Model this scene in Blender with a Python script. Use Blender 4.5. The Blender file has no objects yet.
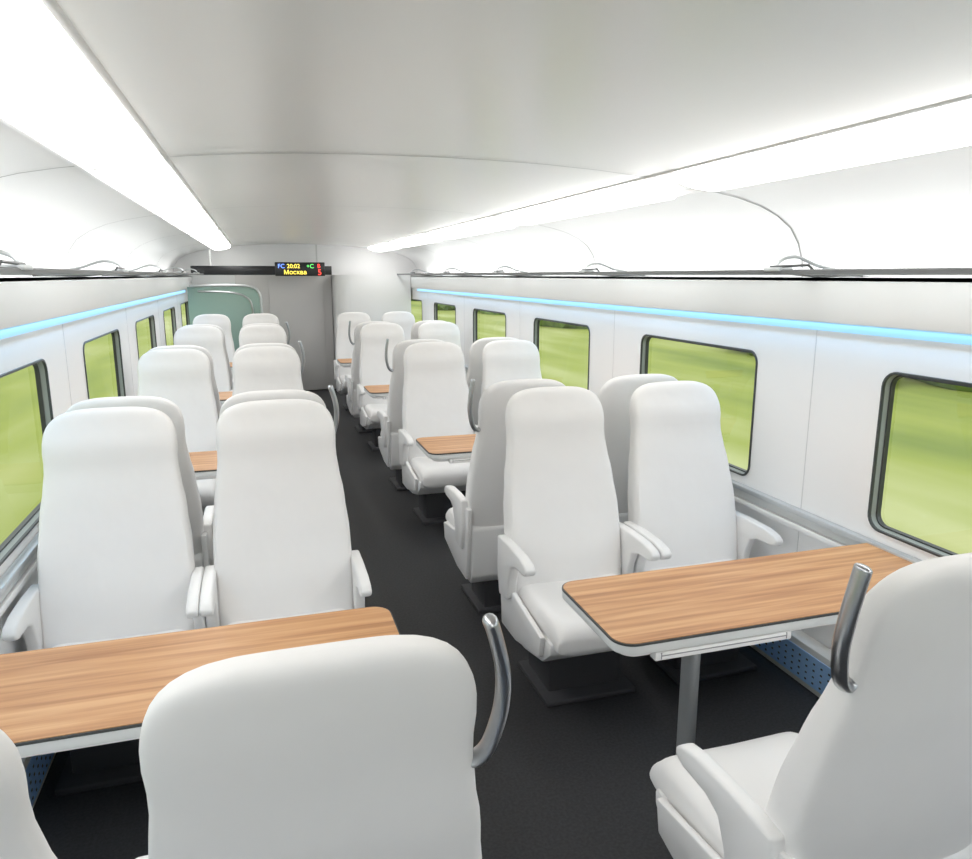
import bpy, bmesh, math
from mathutils import Matrix, Vector

scene = bpy.context.scene
try:
    scene.view_settings.view_transform = 'Standard'
    scene.view_settings.look = 'None'
except Exception:
    pass

# ------------------------------------------------------------------ layout
C = 0.70          # carriage centre line (x)
HW = 1.62         # half width at wall panels
XR, XL = C + HW, C - HW
Y0, Y1 = -3.2, 12.1
T0, TP = 2.0, 2.45     # first table centre, bay pitch
CAMZ = 1.8

# ------------------------------------------------------------------ materials
def mat(name, col, rough=0.5, metal=0.0, emit=None, es=0.0, noise=None, bump=None, coat=0.0):
    m = bpy.data.materials.new(name); m.use_nodes = True
    nt = m.node_tree; b = nt.nodes['Principled BSDF']
    b.inputs['Base Color'].default_value = (*col, 1)
    b.inputs['Roughness'].default_value = rough
    b.inputs['Metallic'].default_value = metal
    if coat: b.inputs['Coat Weight'].default_value = coat
    if emit:
        b.inputs['Emission Color'].default_value = (*emit, 1)
        b.inputs['Emission Strength'].default_value = es
    tc = nt.nodes.new('ShaderNodeTexCoord')
    if noise:
        sc, col2, stretch = noise
        mp = nt.nodes.new('ShaderNodeMapping'); mp.inputs['Scale'].default_value = stretch
        n = nt.nodes.new('ShaderNodeTexNoise'); n.inputs['Scale'].default_value = sc
        n.inputs['Detail'].default_value = 4
        r = nt.nodes.new('ShaderNodeValToRGB')
        r.color_ramp.elements[0].position = 0.35; r.color_ramp.elements[1].position = 0.65
        r.color_ramp.elements[0].color = (*col, 1); r.color_ramp.elements[1].color = (*col2, 1)
        nt.links.new(tc.outputs['Object'], mp.inputs[0]); nt.links.new(mp.outputs[0], n.inputs[0])
        nt.links.new(n.outputs[0], r.inputs[0]); nt.links.new(r.outputs[0], b.inputs['Base Color'])
    if bump:
        sc, st = bump
        n2 = nt.nodes.new('ShaderNodeTexNoise'); n2.inputs['Scale'].default_value = sc
        n2.inputs['Detail'].default_value = 2
        bp = nt.nodes.new('ShaderNodeBump'); bp.inputs['Strength'].default_value = st
        bp.inputs['Distance'].default_value = 0.010
        nt.links.new(tc.outputs['Object'], n2.inputs[0]); nt.links.new(n2.outputs[0], bp.inputs['Height'])
        nt.links.new(bp.outputs[0], b.inputs['Normal'])
    return m

M_fabric = mat('seat_fabric', (.85,.832,.815), .8, noise=(4,(.87,.853,.838),(1,1,1)), bump=(7,.35))
M_plastic = mat('seat_plastic', (.84,.83,.82), .35)
M_wall = mat('wall_panel_white', (.88,.88,.88), .35)
M_ceil = mat('ceiling_panel', (.90,.89,.88), .26)
M_cove = mat('cove_panel', (.82,.82,.82), .3)
M_floor = mat('floor_vinyl', (.020,.020,.022), .6, noise=(90,(.036,.036,.039),(1,1,1)))
M_dark = mat('dark_rubber', (.045,.05,.05), .4)
M_rackedge = mat('rack_edge_dark', (.12,.125,.125), .4)
M_seam = mat('seam_grey', (.30,.30,.30), .6)
M_seaml = mat('seam_light', (.66,.66,.66), .6)
M_metal = mat('brushed_metal', (.50,.51,.53), .28, 1.0)
M_metal2 = mat('satin_aluminium', (.60,.62,.63), .4, .7)
M_reveal = mat('window_reveal', (.28,.31,.29), .4)
M_edge = mat('table_edge_grey', (.68,.69,.68), .4)
M_ped = mat('pedestal_dark', (.05,.05,.055), .5)
M_light = mat('lamp_diffuser', (.9,.9,.9), .5, emit=(1,.99,.97), es=6.4)
M_covefill = mat('added_cove_fill', (.9,.9,.9), .5, emit=(1,.99,.98), es=3.7)  # added emissive fill that brightens the cove above the racks
M_led = mat('led_blue', (.02,.05,.09), .5, emit=(.36,.68,.93), es=1.0)
M_end = mat('end_wall_grey', (.66,.64,.63), .5)
M_heater = mat('heater_blue', (.36,.60,.95), .4, .0)
M_disp = mat('display_black', (.012,.012,.014), .3)
M_amber = mat('display_amber', (.8,.6,.05), .5, emit=(1,.80,.12), es=2.0)
M_red = mat('display_red', (.8,.05,.05), .5, emit=(1,.06,.04), es=2.2)
M_green = mat('display_green', (.1,.8,.2), .5, emit=(.2,1,.2), es=1.5)
M_blue = mat('display_blue', (.1,.2,.9), .5, emit=(.15,.3,1), es=2.5)
M_leaf = mat('hedge_leaves', (.12,.19,.04), .9, noise=(2.0,(.20,.29,.06),(1,1,1)))

def wood():
    m = bpy.data.materials.new('table_wood'); m.use_nodes = True
    nt = m.node_tree; b = nt.nodes['Principled BSDF']; b.inputs['Roughness'].default_value = .48
    tc = nt.nodes.new('ShaderNodeTexCoord'); mp = nt.nodes.new('ShaderNodeMapping')
    mp.inputs['Scale'].default_value = (1.1, 26, 26)
    n = nt.nodes.new('ShaderNodeTexNoise'); n.inputs['Scale'].default_value = 1.6; n.inputs['Detail'].default_value = 6
    n.inputs['Distortion'].default_value = .35
    r = nt.nodes.new('ShaderNodeValToRGB')
    e = r.color_ramp.elements
    e[0].position = .3; e[0].color = (.40,.18,.07,1)
    e[1].position = .72; e[1].color = (.68,.39,.19,1)
    k = e.new(.5); k.color = (.55,.28,.12,1)
    nt.links.new(tc.outputs['Object'], mp.inputs[0]); nt.links.new(mp.outputs[0], n.inputs[0])
    nt.links.new(n.outputs[0], r.inputs[0]); nt.links.new(r.outputs[0], b.inputs['Base Color'])
    return m
M_wood = wood()

def glassmat(name, tint, gl=.06, rough=.02):
    m = bpy.data.materials.new(name); m.use_nodes = True
    nt = m.node_tree; nt.nodes.clear()
    o = nt.nodes.new('ShaderNodeOutputMaterial'); mx = nt.nodes.new('ShaderNodeMixShader')
    t = nt.nodes.new('ShaderNodeBsdfTransparent'); g = nt.nodes.new('ShaderNodeBsdfGlossy')
    t.inputs[0].default_value = (*tint, 1); g.inputs['Roughness'].default_value = rough
    mx.inputs[0].default_value = gl
    nt.links.new(t.outputs[0], mx.inputs[1]); nt.links.new(g.outputs[0], mx.inputs[2]); nt.links.new(mx.outputs[0], o.inputs[0])
    return m
M_glass = glassmat('window_glass', (.92,.96,.91), .07)
M_rackglass = glassmat('rack_glass', (.93,.95,.95), .08, .2)
def frosted():
    m = mat('partition_glass', (.38,.55,.48), .15)
    b = m.node_tree.nodes['Principled BSDF']; b.inputs['Alpha'].default_value = .7
    return m
M_pglass = frosted()

def grass():
    m = bpy.data.materials.new('meadow_grass'); m.use_nodes = True
    nt = m.node_tree; b = nt.nodes['Principled BSDF']; b.inputs['Roughness'].default_value = .95
    tc = nt.nodes.new('ShaderNodeTexCoord'); mp = nt.nodes.new('ShaderNodeMapping')
    mp.inputs['Scale'].default_value = (.40, .07, 1)
    n = nt.nodes.new('ShaderNodeTexNoise'); n.inputs['Scale'].default_value = 1.0; n.inputs['Detail'].default_value = 3
    r = nt.nodes.new('ShaderNodeValToRGB'); e = r.color_ramp.elements
    e[0].position = .28; e[0].color = (.20,.27,.045,1)
    e[1].position = .74; e[1].color = (.52,.55,.25,1)
    k = e.new(.5); k.color = (.33,.385,.07,1)
    nt.links.new(tc.outputs['Object'], mp.inputs[0]); nt.links.new(mp.outputs[0], n.inputs[0])
    nt.links.new(n.outputs[0], r.inputs[0]); nt.links.new(r.outputs[0], b.inputs['Base Color'])
    return m
M_grass = grass()

# ------------------------------------------------------------------ mesh builder
class B:
    def __init__(s): s.v=[]; s.f=[]; s.mi=[]; s.mats=[]
    def mid(s,m):
        if m not in s.mats: s.mats.append(m)
        return s.mats.index(m)
    def raw(s, vs, fs, m):
        o=len(s.v); k=s.mid(m)
        s.v += [tuple(p) for p in vs]
        for f in fs: s.f.append([o+i for i in f]); s.mi.append(k)
    def bm(s, bm, m):
        bmesh.ops.recalc_face_normals(bm, faces=bm.faces)
        bm.verts.index_update()
        s.raw([v.co[:] for v in bm.verts], [[v.index for v in f.verts] for f in bm.faces], m); bm.free()
    def box(s, lo, hi, m, bev=0.0, seg=2):
        bm=bmesh.new(); bmesh.ops.create_cube(bm,size=1)
        for v in bm.verts:
            v.co=Vector([(lo[i]+hi[i])/2+v.co[i]*(hi[i]-lo[i]) for i in range(3)])
        if bev>0: bmesh.ops.bevel(bm,geom=bm.edges[:],offset=bev,segments=seg,profile=.5,affect='EDGES')
        s.bm(bm,m)
    def prism(s, pts, axis, a, b, m, bev=0.0, seg=2):
        """pts 2D polygon; axis 'x': pts=(y,z); 'z': pts=(x,y); 'y': pts=(x,z)"""
        def mk(p,t):
            return {'x':(t,p[0],p[1]),'z':(p[0],p[1],t),'y':(p[0],t,p[1])}[axis]
        bm=bmesh.new()
        A=[bm.verts.new(mk(p,a)) for p in pts]; Bv=[bm.verts.new(mk(p,b)) for p in pts]
        n=len(pts)
        for i in range(n): bm.faces.new((A[i],A[(i+1)%n],Bv[(i+1)%n],Bv[i]))
        bm.faces.new(A); bm.faces.new(Bv[::-1])
        bmesh.ops.recalc_face_normals(bm,faces=bm.faces)
        if bev>0: bmesh.ops.bevel(bm,geom=bm.edges[:],offset=bev,segments=seg,profile=.5,affect='EDGES')
        s.bm(bm,m)
    def loft(s, secs, m, cap=True):
        bm=bmesh.new(); R=[[bm.verts.new(p) for p in q] for q in secs]; n=len(R[0])
        for j in range(len(R)-1):
            for i in range(n):
                bm.faces.new((R[j][i],R[j][(i+1)%n],R[j+1][(i+1)%n],R[j+1][i]))
        if cap: bm.faces.new(R[0]); bm.faces.new(R[-1][::-1])
        s.bm(bm,m)
    def tube(s, path, r, m, n=10, sq=1.0, up=Vector((0,1,0))):
        secs=[]
        P=[Vector(p) for p in path]
        for i,p in enumerate(P):
            d=(P[min(i+1,len(P)-1)]-P[max(i-1,0)]).normalized()
            a=d.cross(up)
            if a.length<1e-4: a=d.cross(Vector((1,0,0)))
            a.normalize(); b=d.cross(a)
            rr=r[i] if isinstance(r,list) else r
            secs.append([p+a*rr*math.cos(t)+b*rr*sq*math.sin(t) for t in [2*math.pi*k/n for k in range(n)]])
        s.loft(secs,m)
    def mesh(s,name,smooth=True,ang=40):
        me=bpy.data.meshes.new(name); me.from_pydata(s.v,[],s.f)
        for m in s.mats: me.materials.append(m)
        for p,k in zip(me.polygons,s.mi): p.material_index=k; p.use_smooth=smooth
        me.update()
        if smooth: me.set_sharp_from_angle(angle=math.radians(ang))
        return me
    def obj(s,name,loc=(0,0,0),smooth=True,ang=40):
        o=bpy.data.objects.new(name,s.mesh(name,smooth,ang)); o.location=loc
        scene.collection.objects.link(o); return o

def inst(name,me,loc,rz=0):
    o=bpy.data.objects.new(name,me); o.location=loc; o.rotation_euler=(0,0,rz)
    scene.collection.objects.link(o); return o

def smoothpath(pts,n=5):
    P=[Vector(p) for p in pts]; out=[]
    for i in range(len(P)-1):
        p0=P[max(i-1,0)];p1=P[i];p2=P[i+1];p3=P[min(i+2,len(P)-1)]
        for k in range(n):
            t=k/n
            out.append(.5*((2*p1)+(p2-p0)*t+(2*p0-5*p1+4*p2-p3)*t*t+(3*p1-p0-3*p2+p3)*t**3))
    out.append(P[-1]); return out

# ------------------------------------------------------------------ seat
def interp(tab,x):
    for (a,fa),(b,fb) in zip(tab,tab[1:]):
        if x<=b:
            t=max(0,(x-a)/(b-a)); t=t*t*(3-2*t); return fa+(fb-fa)*t
    return tab[-1][1]

LEAN=.215
def seat_mesh(handle=0):
    b=B()
    Wt=[(.34,.268),(.55,.277),(.75,.272),(.90,.259),(1.02,.242),(1.08,.235),(1.15,.238),(1.3,.218)]
    Tt=[(.34,.15),(.6,.13),(.9,.105),(1.1,.085),(1.3,.075)]
    Ylin=lambda z: LEAN*((z-.34)/.96)**.95 if z>.34 else 0
    zs=[.34+i*.04 for i in range(21)]   # to 1.14
    ztop=1.295; zc=1.17
    us=[0.05,.2,.35,.5,.62,.73,.82,.89,.94,.97,.988,.9965,.9997]
    zs+= [zc+(ztop-zc)*u for u in us]
    secs=[]; N=48
    for z in zs:
        w=interp(Wt,z); t=interp(Tt,z)/2
        if z>zc:
            u=(z-zc)/(ztop-zc)
            w*= max(.01,(1-u**3.6))**(1/3.2)
            t*= max(.02,(1-u**9))**.5
        yc=Ylin(z)
        q=[]
        for k in range(N):
            a=2*math.pi*k/N; ca,sa=math.cos(a),math.sin(a)
            x=w*math.copysign(abs(ca)**(2/5.0),ca); y=t*math.copysign(abs(sa)**(2/3.6),sa)
            xr=abs(x)/max(w,1e-4)
            if sa<0:   # front (faces -y)
                wing=.034*math.exp(-((z-.75)/.25)**2)+.018*math.exp(-((z-1.16)/.07)**2)
                hb=.018*math.exp(-((z-1.16)/.055)**2)*(1-xr**2)
                lb=.018*math.exp(-((z-.58)/.1)**2)*(1-xr**2)
                y-= (wing*(xr**2.5)*min(1,abs(sa)*2)+hb+lb)*min(1,(ztop-z)/.04)
            q.append((x,yc+y,z))
        secs.append(q)
    b.loft(secs,M_fabric)
    # seat cushion : lofted along y with rolled front
    secs=[]
    prof=[(.03,.34,.455),(-.10,.33,.450),(-.25,.325,.452),(-.38,.32,.462),(-.44,.315,.458),(-.475,.325,.440),(-.495,.345,.415),(-.498,.365,.395)]
    for y,z0,z1 in prof:
        q=[]; zm=(z0+z1)/2; h=(z1-z0)/2
        for k in range(36):
            a=2*math.pi*k/36; ca,sa=math.cos(a),math.sin(a)
            x=.250*math.copysign(abs(ca)**(2/6),ca); zz=h*math.copysign(abs(sa)**(2/3.2),sa)
            if sa>0: zz+= .018*(abs(x)/.25)**3*abs(sa)
            q.append((x,y,zm+zz))
        secs.append(q)
    b.loft(secs,M_fabric)
    # shell under the cushion & lower back
    b.prism([(-.45,.375),(-.445,.325),(-.36,.255),(-.15,.205),(.075,.19),(.115,.24),(.12,.50),(.06,.56),(.03,.40),(-.20,.36)],'x',-.262,.262,M_plastic,.012,2)
    # side cheeks
    for s in (-1,1):
        b.prism([(-.40,.385),(-.38,.29),(-.10,.225),(.09,.22),(.14,.62),(.06,.62),(.02,.44)],'x',s*.262,s*.287,M_plastic,.008,2)
        # arm rest: pad + curved support
        b.prism([(.085,.655),(-.06,.660),(-.20,.655),(-.265,.642),(-.290,.622),(-.283,.600),(-.25,.588),(-.15,.585),(-.10,.565),(-.07,.50),(-.05,.40),(.06,.38),(.09,.5)],'x',s*.265-.0225+s*.0225,s*.265+.0225+s*.0225-s*0.002,M_plastic,.010,3)
    # pedestal
    b.box((-.17,-.22,0.0),(.17,.04,.23),M_ped,.01)
    b.box((-.21,-.30,0.0),(.21,.07,.025),M_ped,.006)
    if handle:
        s=handle; yy=LEAN-.02
        k=.010 if s>0 else -.004
        p=smoothpath([(s*.215,yy-.030,1.065),(s*(.238+k/2),yy-.025,1.045),(s*(.262+k),yy-.012,1.07),(s*(.280+k),yy,1.14),(s*(.280+k),yy+.010,1.21),(s*(.266+k*1.6),yy+.018,1.28),(s*(.258+k*2),yy+.020,1.306)],6)
        n=len(p); r=[.0115]*n; r[-1]=.005; r[-2]=.010
        b.tube(p,r,M_metal,12,1.6)
    return b.mesh('passenger_seat')

me_plain=seat_mesh(0); me_hp=seat_mesh(1); me_hn=seat_mesh(-1)
RX=[1.262,1.905]; LX=[.050,-.570]
RXA=[1.288,1.915]
AYA=.93; AYB=.82   # base offsets from table centre
for k in range(0,4):
    T=T0+TP*k
    for x in RXA+LX: inst('passenger_seat',me_plain,(x,T+AYA,0),0)
    for x in RX: inst('passenger_seat',me_hp if x==RX[0] else me_plain,(x,T-AYB,0),math.pi)
    for x in LX: inst('passenger_seat',me_hn if x==LX[0] else me_plain,(x,T-AYB,0),math.pi)

# ------------------------------------------------------------------ tables
def rrect(x0,x1,y0,y1,r,corners=(1,1,1,1),n=8):
    pts=[]
    cs=[(x1-r,y1-r,0),(x0+r,y1-r,90),(x0+r,y0+r,180),(x1-r,y0+r,270)]
    cc=[(x1,y1),(x0,y1),(x0,y0),(x1,y0)]
    for (cx,cy,a0),c,on in zip(cs,cc,corners):
        if on:
            for i in range(n+1):
                a=math.radians(a0+90*i/n); pts.append((cx+r*math.cos(a),cy+r*math.sin(a)))
        else: pts.append(c)
    return pts
def table_mesh(side):
    b=B()
    L=1.36 if side>0 else 1.265
    def rr(ins,r):
        if side>0: return rrect(0+ins,L-.004,-.24+ins,.24-ins,r,(0,1,1,0))
        return rrect(-L+.004,0-ins,-.24+ins,.24-ins,r,(1,0,0,1))
    b.prism(rr(.005,.06),'z',.745,.7505,M_wood)
    b.prism(rr(.0,.065),'z',.742,.7485,M_dark)
    b.prism(rr(.002,.063),'z',.712,.742,M_edge,.004)
    b.prism(rr(.03,.05),'z',.690,.712,M_plastic,.006)
    for ys in (-1,1):
        xa,xb=(.12,.60) if side>0 else (-.60,-.12)
        b.box((xa,min(ys*.20,ys*.238),.682),(xb,max(ys*.20,ys*.238),.710),M_plastic,.006)
        b.box((xa+.02,min(ys*.236,ys*.2392),.697),(xb-.02,max(ys*.236,ys*.2392),.700),M_seam)
        for xx in (xa+.02,xb-.02): b.box((xx-.0015,min(ys*.236,ys*.2392),.688),(xx+.0015,max(ys*.236,ys*.2392),.708),M_seam)
    xl=side*.40
    b.prism(rrect(xl-.019,xl+.019,-.04,.04,.018),'z',.02,.69,M_metal2)
    b.prism(rrect(xl-.07,xl+.07,-.09,.09,.03),'z',0,.012,M_ped,.004)
    b.box((xl-.08,-.14,.67),(xl+.08,.14,.69),M_metal2,.004)
    xw=side*(L-.05)
    b.box((min(xw,side*(L-.004)),-.15,.62),(max(xw,side*(L-.004)),.15,.69),M_metal2,.006)
    return b.mesh('folding_table')
mtr,mtl=table_mesh(1),table_mesh(-1)
for k in range(0,4):
    T=T0+TP*k
    inst('wooden_table',mtr,(.943,T,0)); inst('wooden_table',mtl,(.355,T,0))

# ------------------------------------------------------------------ walls with window openings
PW=1.92; WW=1.15; ZB,ZT=.80,1.435
def wall(side,name,far0,n0,n1):
    X=XR if side>0 else XL
    b=B()
    bays=[]
    for i in range(n0,n1):
        yf=far0+PW*i; yn=yf-WW
        bays.append((yn,yf))
    g=(PW-WW)/2
    zlo,zhi=0.0,1.79
    for i,(yn,yf) in enumerate(bays):
        a,c=yn-g,yf+g
        if i==0: a=Y0
        if i==len(bays)-1: c=Y1
        inner=rrect(yn,yf,ZB,ZT,.06,n=6); m=7
        corners=[(c,zhi),(a,zhi),(a,zlo),(c,zlo)]
        vs=[(X,p[0],p[1]) for p in inner]+[(X,q[0],q[1]) for q in corners]
        fs=[]; N=len(inner)
        for ci in range(4):
            for j in range(6):
                i0=ci*m+j; fs.append((i0,i0+1,N+ci))
            i0=ci*m+6; i1=(i0+1)%N
            fs.append((i0,i1,N+(ci+1)%4,N+ci))
        b.raw(vs,fs,M_wall)
        b.box((min(X,X-side*.0015),c-.002,.0),(max(X,X-side*.0015),c+.002,1.575),M_seaml)
        vs=[(X,p[0],p[1]) for p in inner]+[(X+side*.04,p[0],p[1]) for p in inner]
        b.raw(vs,[(j,(j+1)%N,N+(j+1)%N,N+j) for j in range(N)],M_dark)
    b.box((min(X,X+side*.24),Y0,1.775),(max(X,X+side*.24),Y1,1.79),M_wall)
    b.obj(name,smooth=False)
    for i,(yn,yf) in enumerate(bays):
        w=B()
        def rl(x,ins,r): return [(x,)+p for p in rrect(yn+ins,yf-ins,ZB+ins,ZT-ins,r,n=6)]
        loops=[rl(X-side*.001,-.004,.066),rl(X-side*.006,-.002,.063),rl(X-side*.006,.006,.056),rl(X+side*.004,.007,.054)]
        N=len(loops[0]); vs=[p for l in loops for p in l]
        def q(li): return [(li*N+j,li*N+(j+1)%N,(li+1)*N+(j+1)%N,(li+1)*N+j) for j in range(N)]
        w.raw(vs,q(0)+q(1)+q(2),M_dark)
        loops=[rl(X+side*.004,.007,.054),rl(X+side*.024,.010,.05),rl(X+side*.024,.016,.045),rl(X+side*.042,.018,.045)]
        vs=[p for l in loops for p in l]
        w.raw(vs,q(0),M_reveal); w.raw(vs,q(1)+q(2),M_dark)
        xg=X+side*.032
        w.raw(rl(xg,.014,.047),[list(range(N))],M_glass)
        w.obj('window_%d'%(i+1+(0 if side>0 else 8)),smooth=True,ang=35)
wall(1,'wall_right',2.28,-2,6)
wall(-1,'wall_left',1.83,-2,6)

# wall trims : led line, sill rail, heater
for side,nm in ((1,'right'),(-1,'left')):
    X=XR if side>0 else XL
    def bx(b,d0,d1,z0,z1,m,y0=Y0+.02,y1=Y1-.02,bev=0):
        b.box((min(X-side*d0,X-side*d1),y0,z0),(max(X-side*d0,X-side*d1),y1,z1),m,bev)
    ye=11.0
    b=B(); bx(b,.002,.026,1.604,1.775,M_wall,bev=.006); b.obj('trim_upper_'+nm)
    b=B(); bx(b,.003,.014,1.568,1.601,M_led,y1=ye); ledo=b.obj('led_strip_light')
    # the LED tape washes blue light down the wall just below the strip
    ld=bpy.data.lights.new('led_tape','AREA'); ld.shape='RECTANGLE'; ld.size=.010; ld.size_y=ye-Y0-.2
    ld.color=(.22,.58,1.0); ld.energy=13
    lo=bpy.data.objects.new('led_tape',ld); scene.collection.objects.link(lo)
    lo.location=(X-side*.024,(ye+Y0)/2,1.596); lo.rotation_euler=(0,-side*math.radians(10),0)
    lo.parent=ledo
    b=B()
    bx(b,.002,.040,.735,.760,M_metal2,bev=.004); bx(b,.002,.018,.690,.732,M_edge,bev=.003); bx(b,.002,.028,.660,.688,M_wall,bev=.003)
    b.obj('trim_sill_'+nm)
    b=B()
    bx(b,.004,.085,.001,.20,M_edge,y1=ye,bev=.006)
    bx(b,.086,.090,.03,.17,M_heater,y1=ye)
    y=Y0+.1
    while y<ye-.1:
        for zz in (.05,.08,.11,.14):
            bx(b,.090,.0915,zz-.004,zz+.004,M_ped,y,y+.011)
        y+=.045
    b.obj('heater_grille')

# ------------------------------------------------------------------ floor
b=B(); b.box((XL-.02,Y0,-.06),(XR+.02,Y1,0),M_floor); b.obj('floor',smooth=False)

# ------------------------------------------------------------------ ceiling
prof=[(0,2.268),(.25,2.266),(.5,2.259),(.75,2.245),(.9,2.232),(1.0,2.222),(1.24,2.186),(1.34,2.172),(1.46,2.150),(1.58,2.118),(1.68,2.075),(1.76,2.02),(1.81,1.95),(1.84,1.87),(1.85,1.79)]
full=[(-x,z) for x,z in prof[::-1]]+prof[1:]
b=B()
n=len(full)
vs=[(C+x,Y0,z) for x,z in full]+[(C+x,Y1,z) for x,z in full]
for i in range(n-1):
    xm=abs(full[i][0]+full[i+1][0])/2
    m=M_ceil if xm<1.24 else M_cove
    b.raw([vs[i],vs[i+1],vs[n+i+1],vs[n+i]],[(0,1,2,3)],m)
bmw=b.obj('ceiling')
bm=bmesh.new(); bm.from_mesh(bmw.data); bmesh.ops.remove_doubles(bm,verts=bm.verts,dist=1e-5); bm.to_mesh(bmw.data); bm.free()
seams=[3.06+2.3*i for i in range(-2,4)]
b=B()
for ys in seams:
    for i in range(n-1):
        (xa,za),(xb,zb)=full[i],full[i+1]
        nx,nz=(zb-za),-(xb-xa); l=math.hypot(nx,nz); nx/=l; nz/=l
        d=.003
        b.raw([(C+xa+nx*d,ys-.005,za+nz*d),(C+xb+nx*d,ys-.005,zb+nz*d),(C+xb+nx*d,ys+.005,zb+nz*d),(C+xa+nx*d,ys+.005,za+nz*d)],[(0,1,2,3)],M_seam)
b.obj('trim_ceiling_joint',smooth=False)
for side in (1,-1):
    b=B()
    for xo,z,h in ((1.264,2.1815,.014),(.985,2.2225,.005)):
        b.prism([(C+side*(xo-.012),z+.004),(C+side*(xo-.006),z-h+.002),(C+side*(xo+.006),z-h),(C+side*(xo+.012),z)],'y',Y0+.02,Y1-.3,M_wall)
    b.obj('trim_light_channel')
    for ys in seams[:]+[12.3]:
        a=ys-2.3+.17; e=ys-.17
        if e<Y0+.5: continue
        a=max(a,Y0+.05); e=min(e,Y1-.35)
        if e-a<.3: continue
        b=B()
        pts=[(1.005,2.219),(1.012,2.192),(1.06,2.172),(1.12,2.160),(1.18,2.153),(1.225,2.153),(1.242,2.184)]
        pts=[(C+side*x,z) for x,z in pts]
        b.prism(pts,'y',a,e,M_light)
        b.obj('ceiling_light_strip')

# ------------------------------------------------------------------ luggage racks
for side in (1,-1):
    b=B()
    x0,x1=C+side*1.40,C+side*1.835
    b.box((min(x0,x1),Y0+.02,1.806),(max(x0,x1),11.4,1.814),M_rackglass)
    b.prism([(C+side*1.38,1.803),(C+side*1.40,1.800),(C+side*1.415,1.803),(C+side*1.415,1.818),(C+side*1.39,1.823),(C+side*1.38,1.818)],'y',Y0+.02,11.4,M_rackedge)
    b.box((min(C+side*1.74,C+side*1.80),Y0+.05,1.815),(max(C+side*1.74,C+side*1.80),11.35,1.828),M_covefill,.003)  # glowing strip added on the rack top, unseen by the camera, uplights the cove
    y=2.68-PW*2
    while y<11.3:
        p=[(C+side*1.40,y,1.815),(C+side*1.41,y,1.855),(C+side*1.49,y,1.875),(C+side*1.60,y,1.84),(C+side*1.70,y,1.822)]
        b.tube(smoothpath(p,4),.007,M_metal2,8)
        b.box((min(C+side*1.37,C+side*1.44),y-.05,1.815),(max(C+side*1.37,C+side*1.44),y+.05,1.832),M_metal2,.004)
        b.prism([(C+side*1.42,1.805),(C+side*1.835,1.805),(C+side*1.835,1.792),(C+side*1.60,1.790)],'y',y-.015,y+.015,M_rackedge)
        b.tube([(C+side*1.39,y-.20,1.838),(C+side*1.39,y+.03,1.834)],.005,M_dark,8)
        b.tube([(C+side*1.39,y-.20,1.838),(C+side*1.40,y-.22,1.815)],.005,M_dark,8)
        y+=PW
    b.obj('luggage_rack')

# ------------------------------------------------------------------ ends
b=B()
b.prism([(C+x,z) for x,z in full]+[(XR,1.79),(XR,0),(XL,0),(XL,1.79)],'y',Y1,Y1+.06,M_wall)
b.obj('wall_end',smooth=False)
b=B()
b.prism([(C+x,z) for x,z in full]+[(XR,1.79),(XR,0),(XL,0),(XL,1.79)],'y',Y0-.06,Y0,M_wall)
b.obj('wall_rear',smooth=False)
b=B(); b.box((-.28,Y1-.10,0),(1.15,Y1-.005,1.80),M_end,.004); b.obj('wall_vestibule')
b=B()
b.box((.20,Y1-.13,.01),(1.02,Y1-.102,1.76),M_end,.008)
b.box((.245,Y1-.16,.85),(.265,Y1-.13,1.15),M_metal,.006)
b.obj('door_1')
pts=[(XR-.003,Y1-.004),(1.16,Y1-.004)]
for i in range(9):
    a=math.radians(180+90*i/8); pts.append((1.16+.22+.22*math.cos(a),11.62+.22*math.sin(a)))
pts+= [(XR-.03,11.40),(XR-.03,11.5)]
b=B(); b.prism(pts,'z',0,1.80,M_wall)
b.obj('wall_cabin',ang=50)
b=B()
b.box((-.86,11.55,1.80),(1.12,11.66,1.93),M_disp,.006)
b.box((.30,11.535,1.785),(1.02,11.60,1.985),M_disp,.008)
for x in (-.6,.9): b.box((x,11.58,1.92),(x+.02,11.61,2.25),M_edge)
disp=b.obj('destination_display')
def text(s,x,z,size,m):
    cu=bpy.data.curves.new('txt','FONT'); cu.body=s; cu.size=size; cu.extrude=.001
    o=bpy.data.objects.new('display_text',cu); scene.collection.objects.link(o)
    o.location=(x,11.531,z); o.rotation_euler=(math.pi/2,0,0); cu.materials.append(m); o.parent=disp
text('FC',.34,1.90,.085,M_blue); text('20:02',.47,1.90,.085,M_amber); text('+C',.75,1.90,.085,M_green)
text('Москва',.42,1.81,.09,M_amber); text('5',.91,1.80,.12,M_red); text('B',.91,1.905,.08,M_red)

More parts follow.
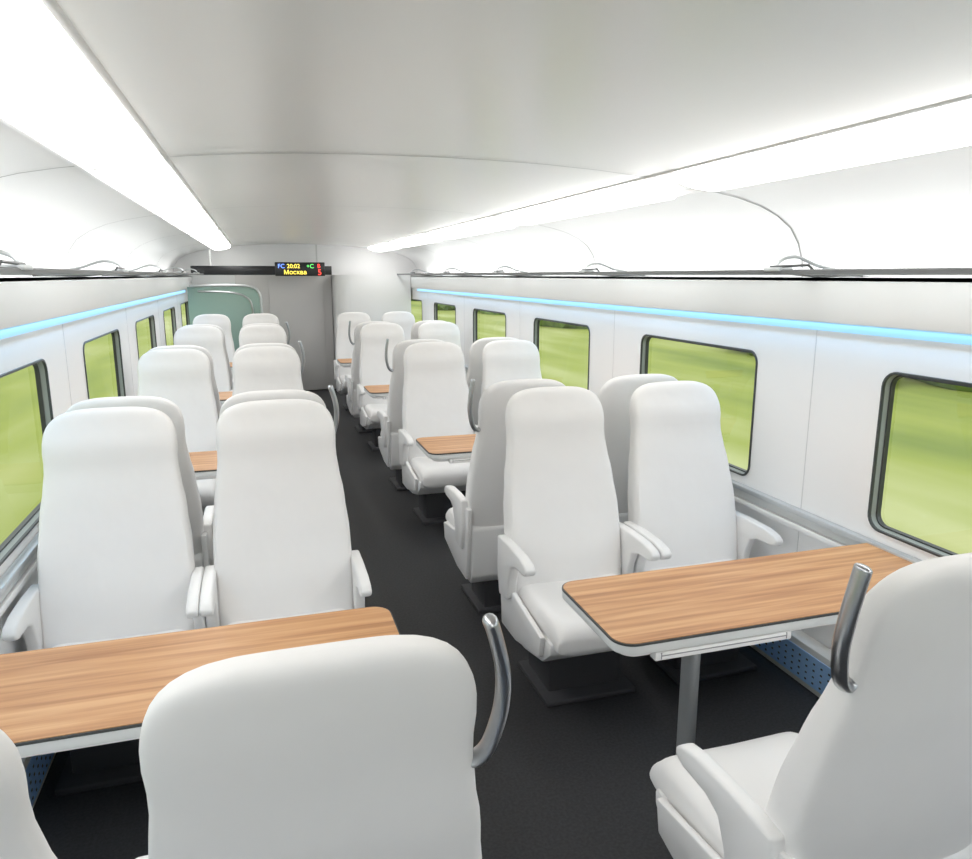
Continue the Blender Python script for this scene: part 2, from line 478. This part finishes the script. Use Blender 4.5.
# glass partition with rail
b=B()
gp=rrect(XL+.03,.06,.10,1.64,.10,(1,0,0,0))
b.prism(gp,'y',11.08,11.092,M_pglass)
b.box((XL+.03,11.07,0),(.07,11.10,.10),M_metal2,.004)
b.tube(smoothpath([(XL+.06,11.05,1.65),(-.4,11.05,1.66),(-.05,11.05,1.64),(.06,11.05,1.53),(.075,11.05,1.3),(.075,11.05,.8),(.075,11.05,.02)],5),.018,M_metal2,10)
b.tube(smoothpath([(-.75,10.98,1.58),(-.3,10.98,1.56),(-.10,10.98,1.48),(-.05,10.98,1.35),(-.05,11.02,1.2)],5),.014,M_metal,10)
b.obj('glass_partition')

# ------------------------------------------------------------------ outside
b=B()
def ground_z(d):
    return -1.3 - .4*math.exp(-((d-4)/2.5)**2)+ .012*max(0,d-10)
xs=[-120,-80,-50,-30,-20,-14,-10,-7,-5,-3,-1,1,3,5,7,9,12,16,22,32,52,82,122]
ys=[-100,-40,-10,10,30,60,120,250]
vs=[(x,y,ground_z(abs(x-C))) for y in ys for x in xs]
fs=[]
for j in range(len(ys)-1):
    for i in range(len(xs)-1):
        a=j*len(xs)+i; fs.append((a,a+1,a+1+len(xs),a+len(xs)))
b.raw(vs,fs,M_grass); b.obj('meadow_ground')
import random
random.seed(4)
b=B()
for sx in (1,-1):
    y=-30
    while y<160:
        r=random.uniform(1.2,2.6); x=C+sx*random.uniform(15,26)
        bm=bmesh.new(); bmesh.ops.create_icosphere(bm,subdivisions=3,radius=r)
        for v in bm.verts:
            v.co*=random.uniform(.88,1.12); v.co.z*=.6; v.co.y*=1.5; v.co+=Vector((x,y,ground_z(abs(x-C))+r*.3))
        b.bm(bm,M_leaf); y+=random.uniform(2.5,7)
b.obj('hedge_row')

# ------------------------------------------------------------------ world
w=bpy.data.worlds.new('World'); scene.world=w; w.use_nodes=True
bg=w.node_tree.nodes['Background']; bg.inputs[0].default_value=(.95,.97,1,1); bg.inputs[1].default_value=1.5

# ------------------------------------------------------------------ camera
f=740.0; th=math.atan(.3069); p=math.atan(154.5/740)
F=Vector((math.sin(th)*math.cos(p),math.cos(th)*math.cos(p),-math.sin(p)))
R=Vector((math.cos(th),-math.sin(th),0)); U=R.cross(F)
cam=bpy.data.cameras.new('camera'); co=bpy.data.objects.new('camera',cam); scene.collection.objects.link(co)
M=Matrix((R,U,-F)).transposed().to_4x4(); M.translation=Vector((0,0,CAMZ)); co.matrix_world=M
cam.sensor_width=36; cam.lens=36*f/972; cam.clip_start=.02; cam.clip_end=500
scene.camera=co
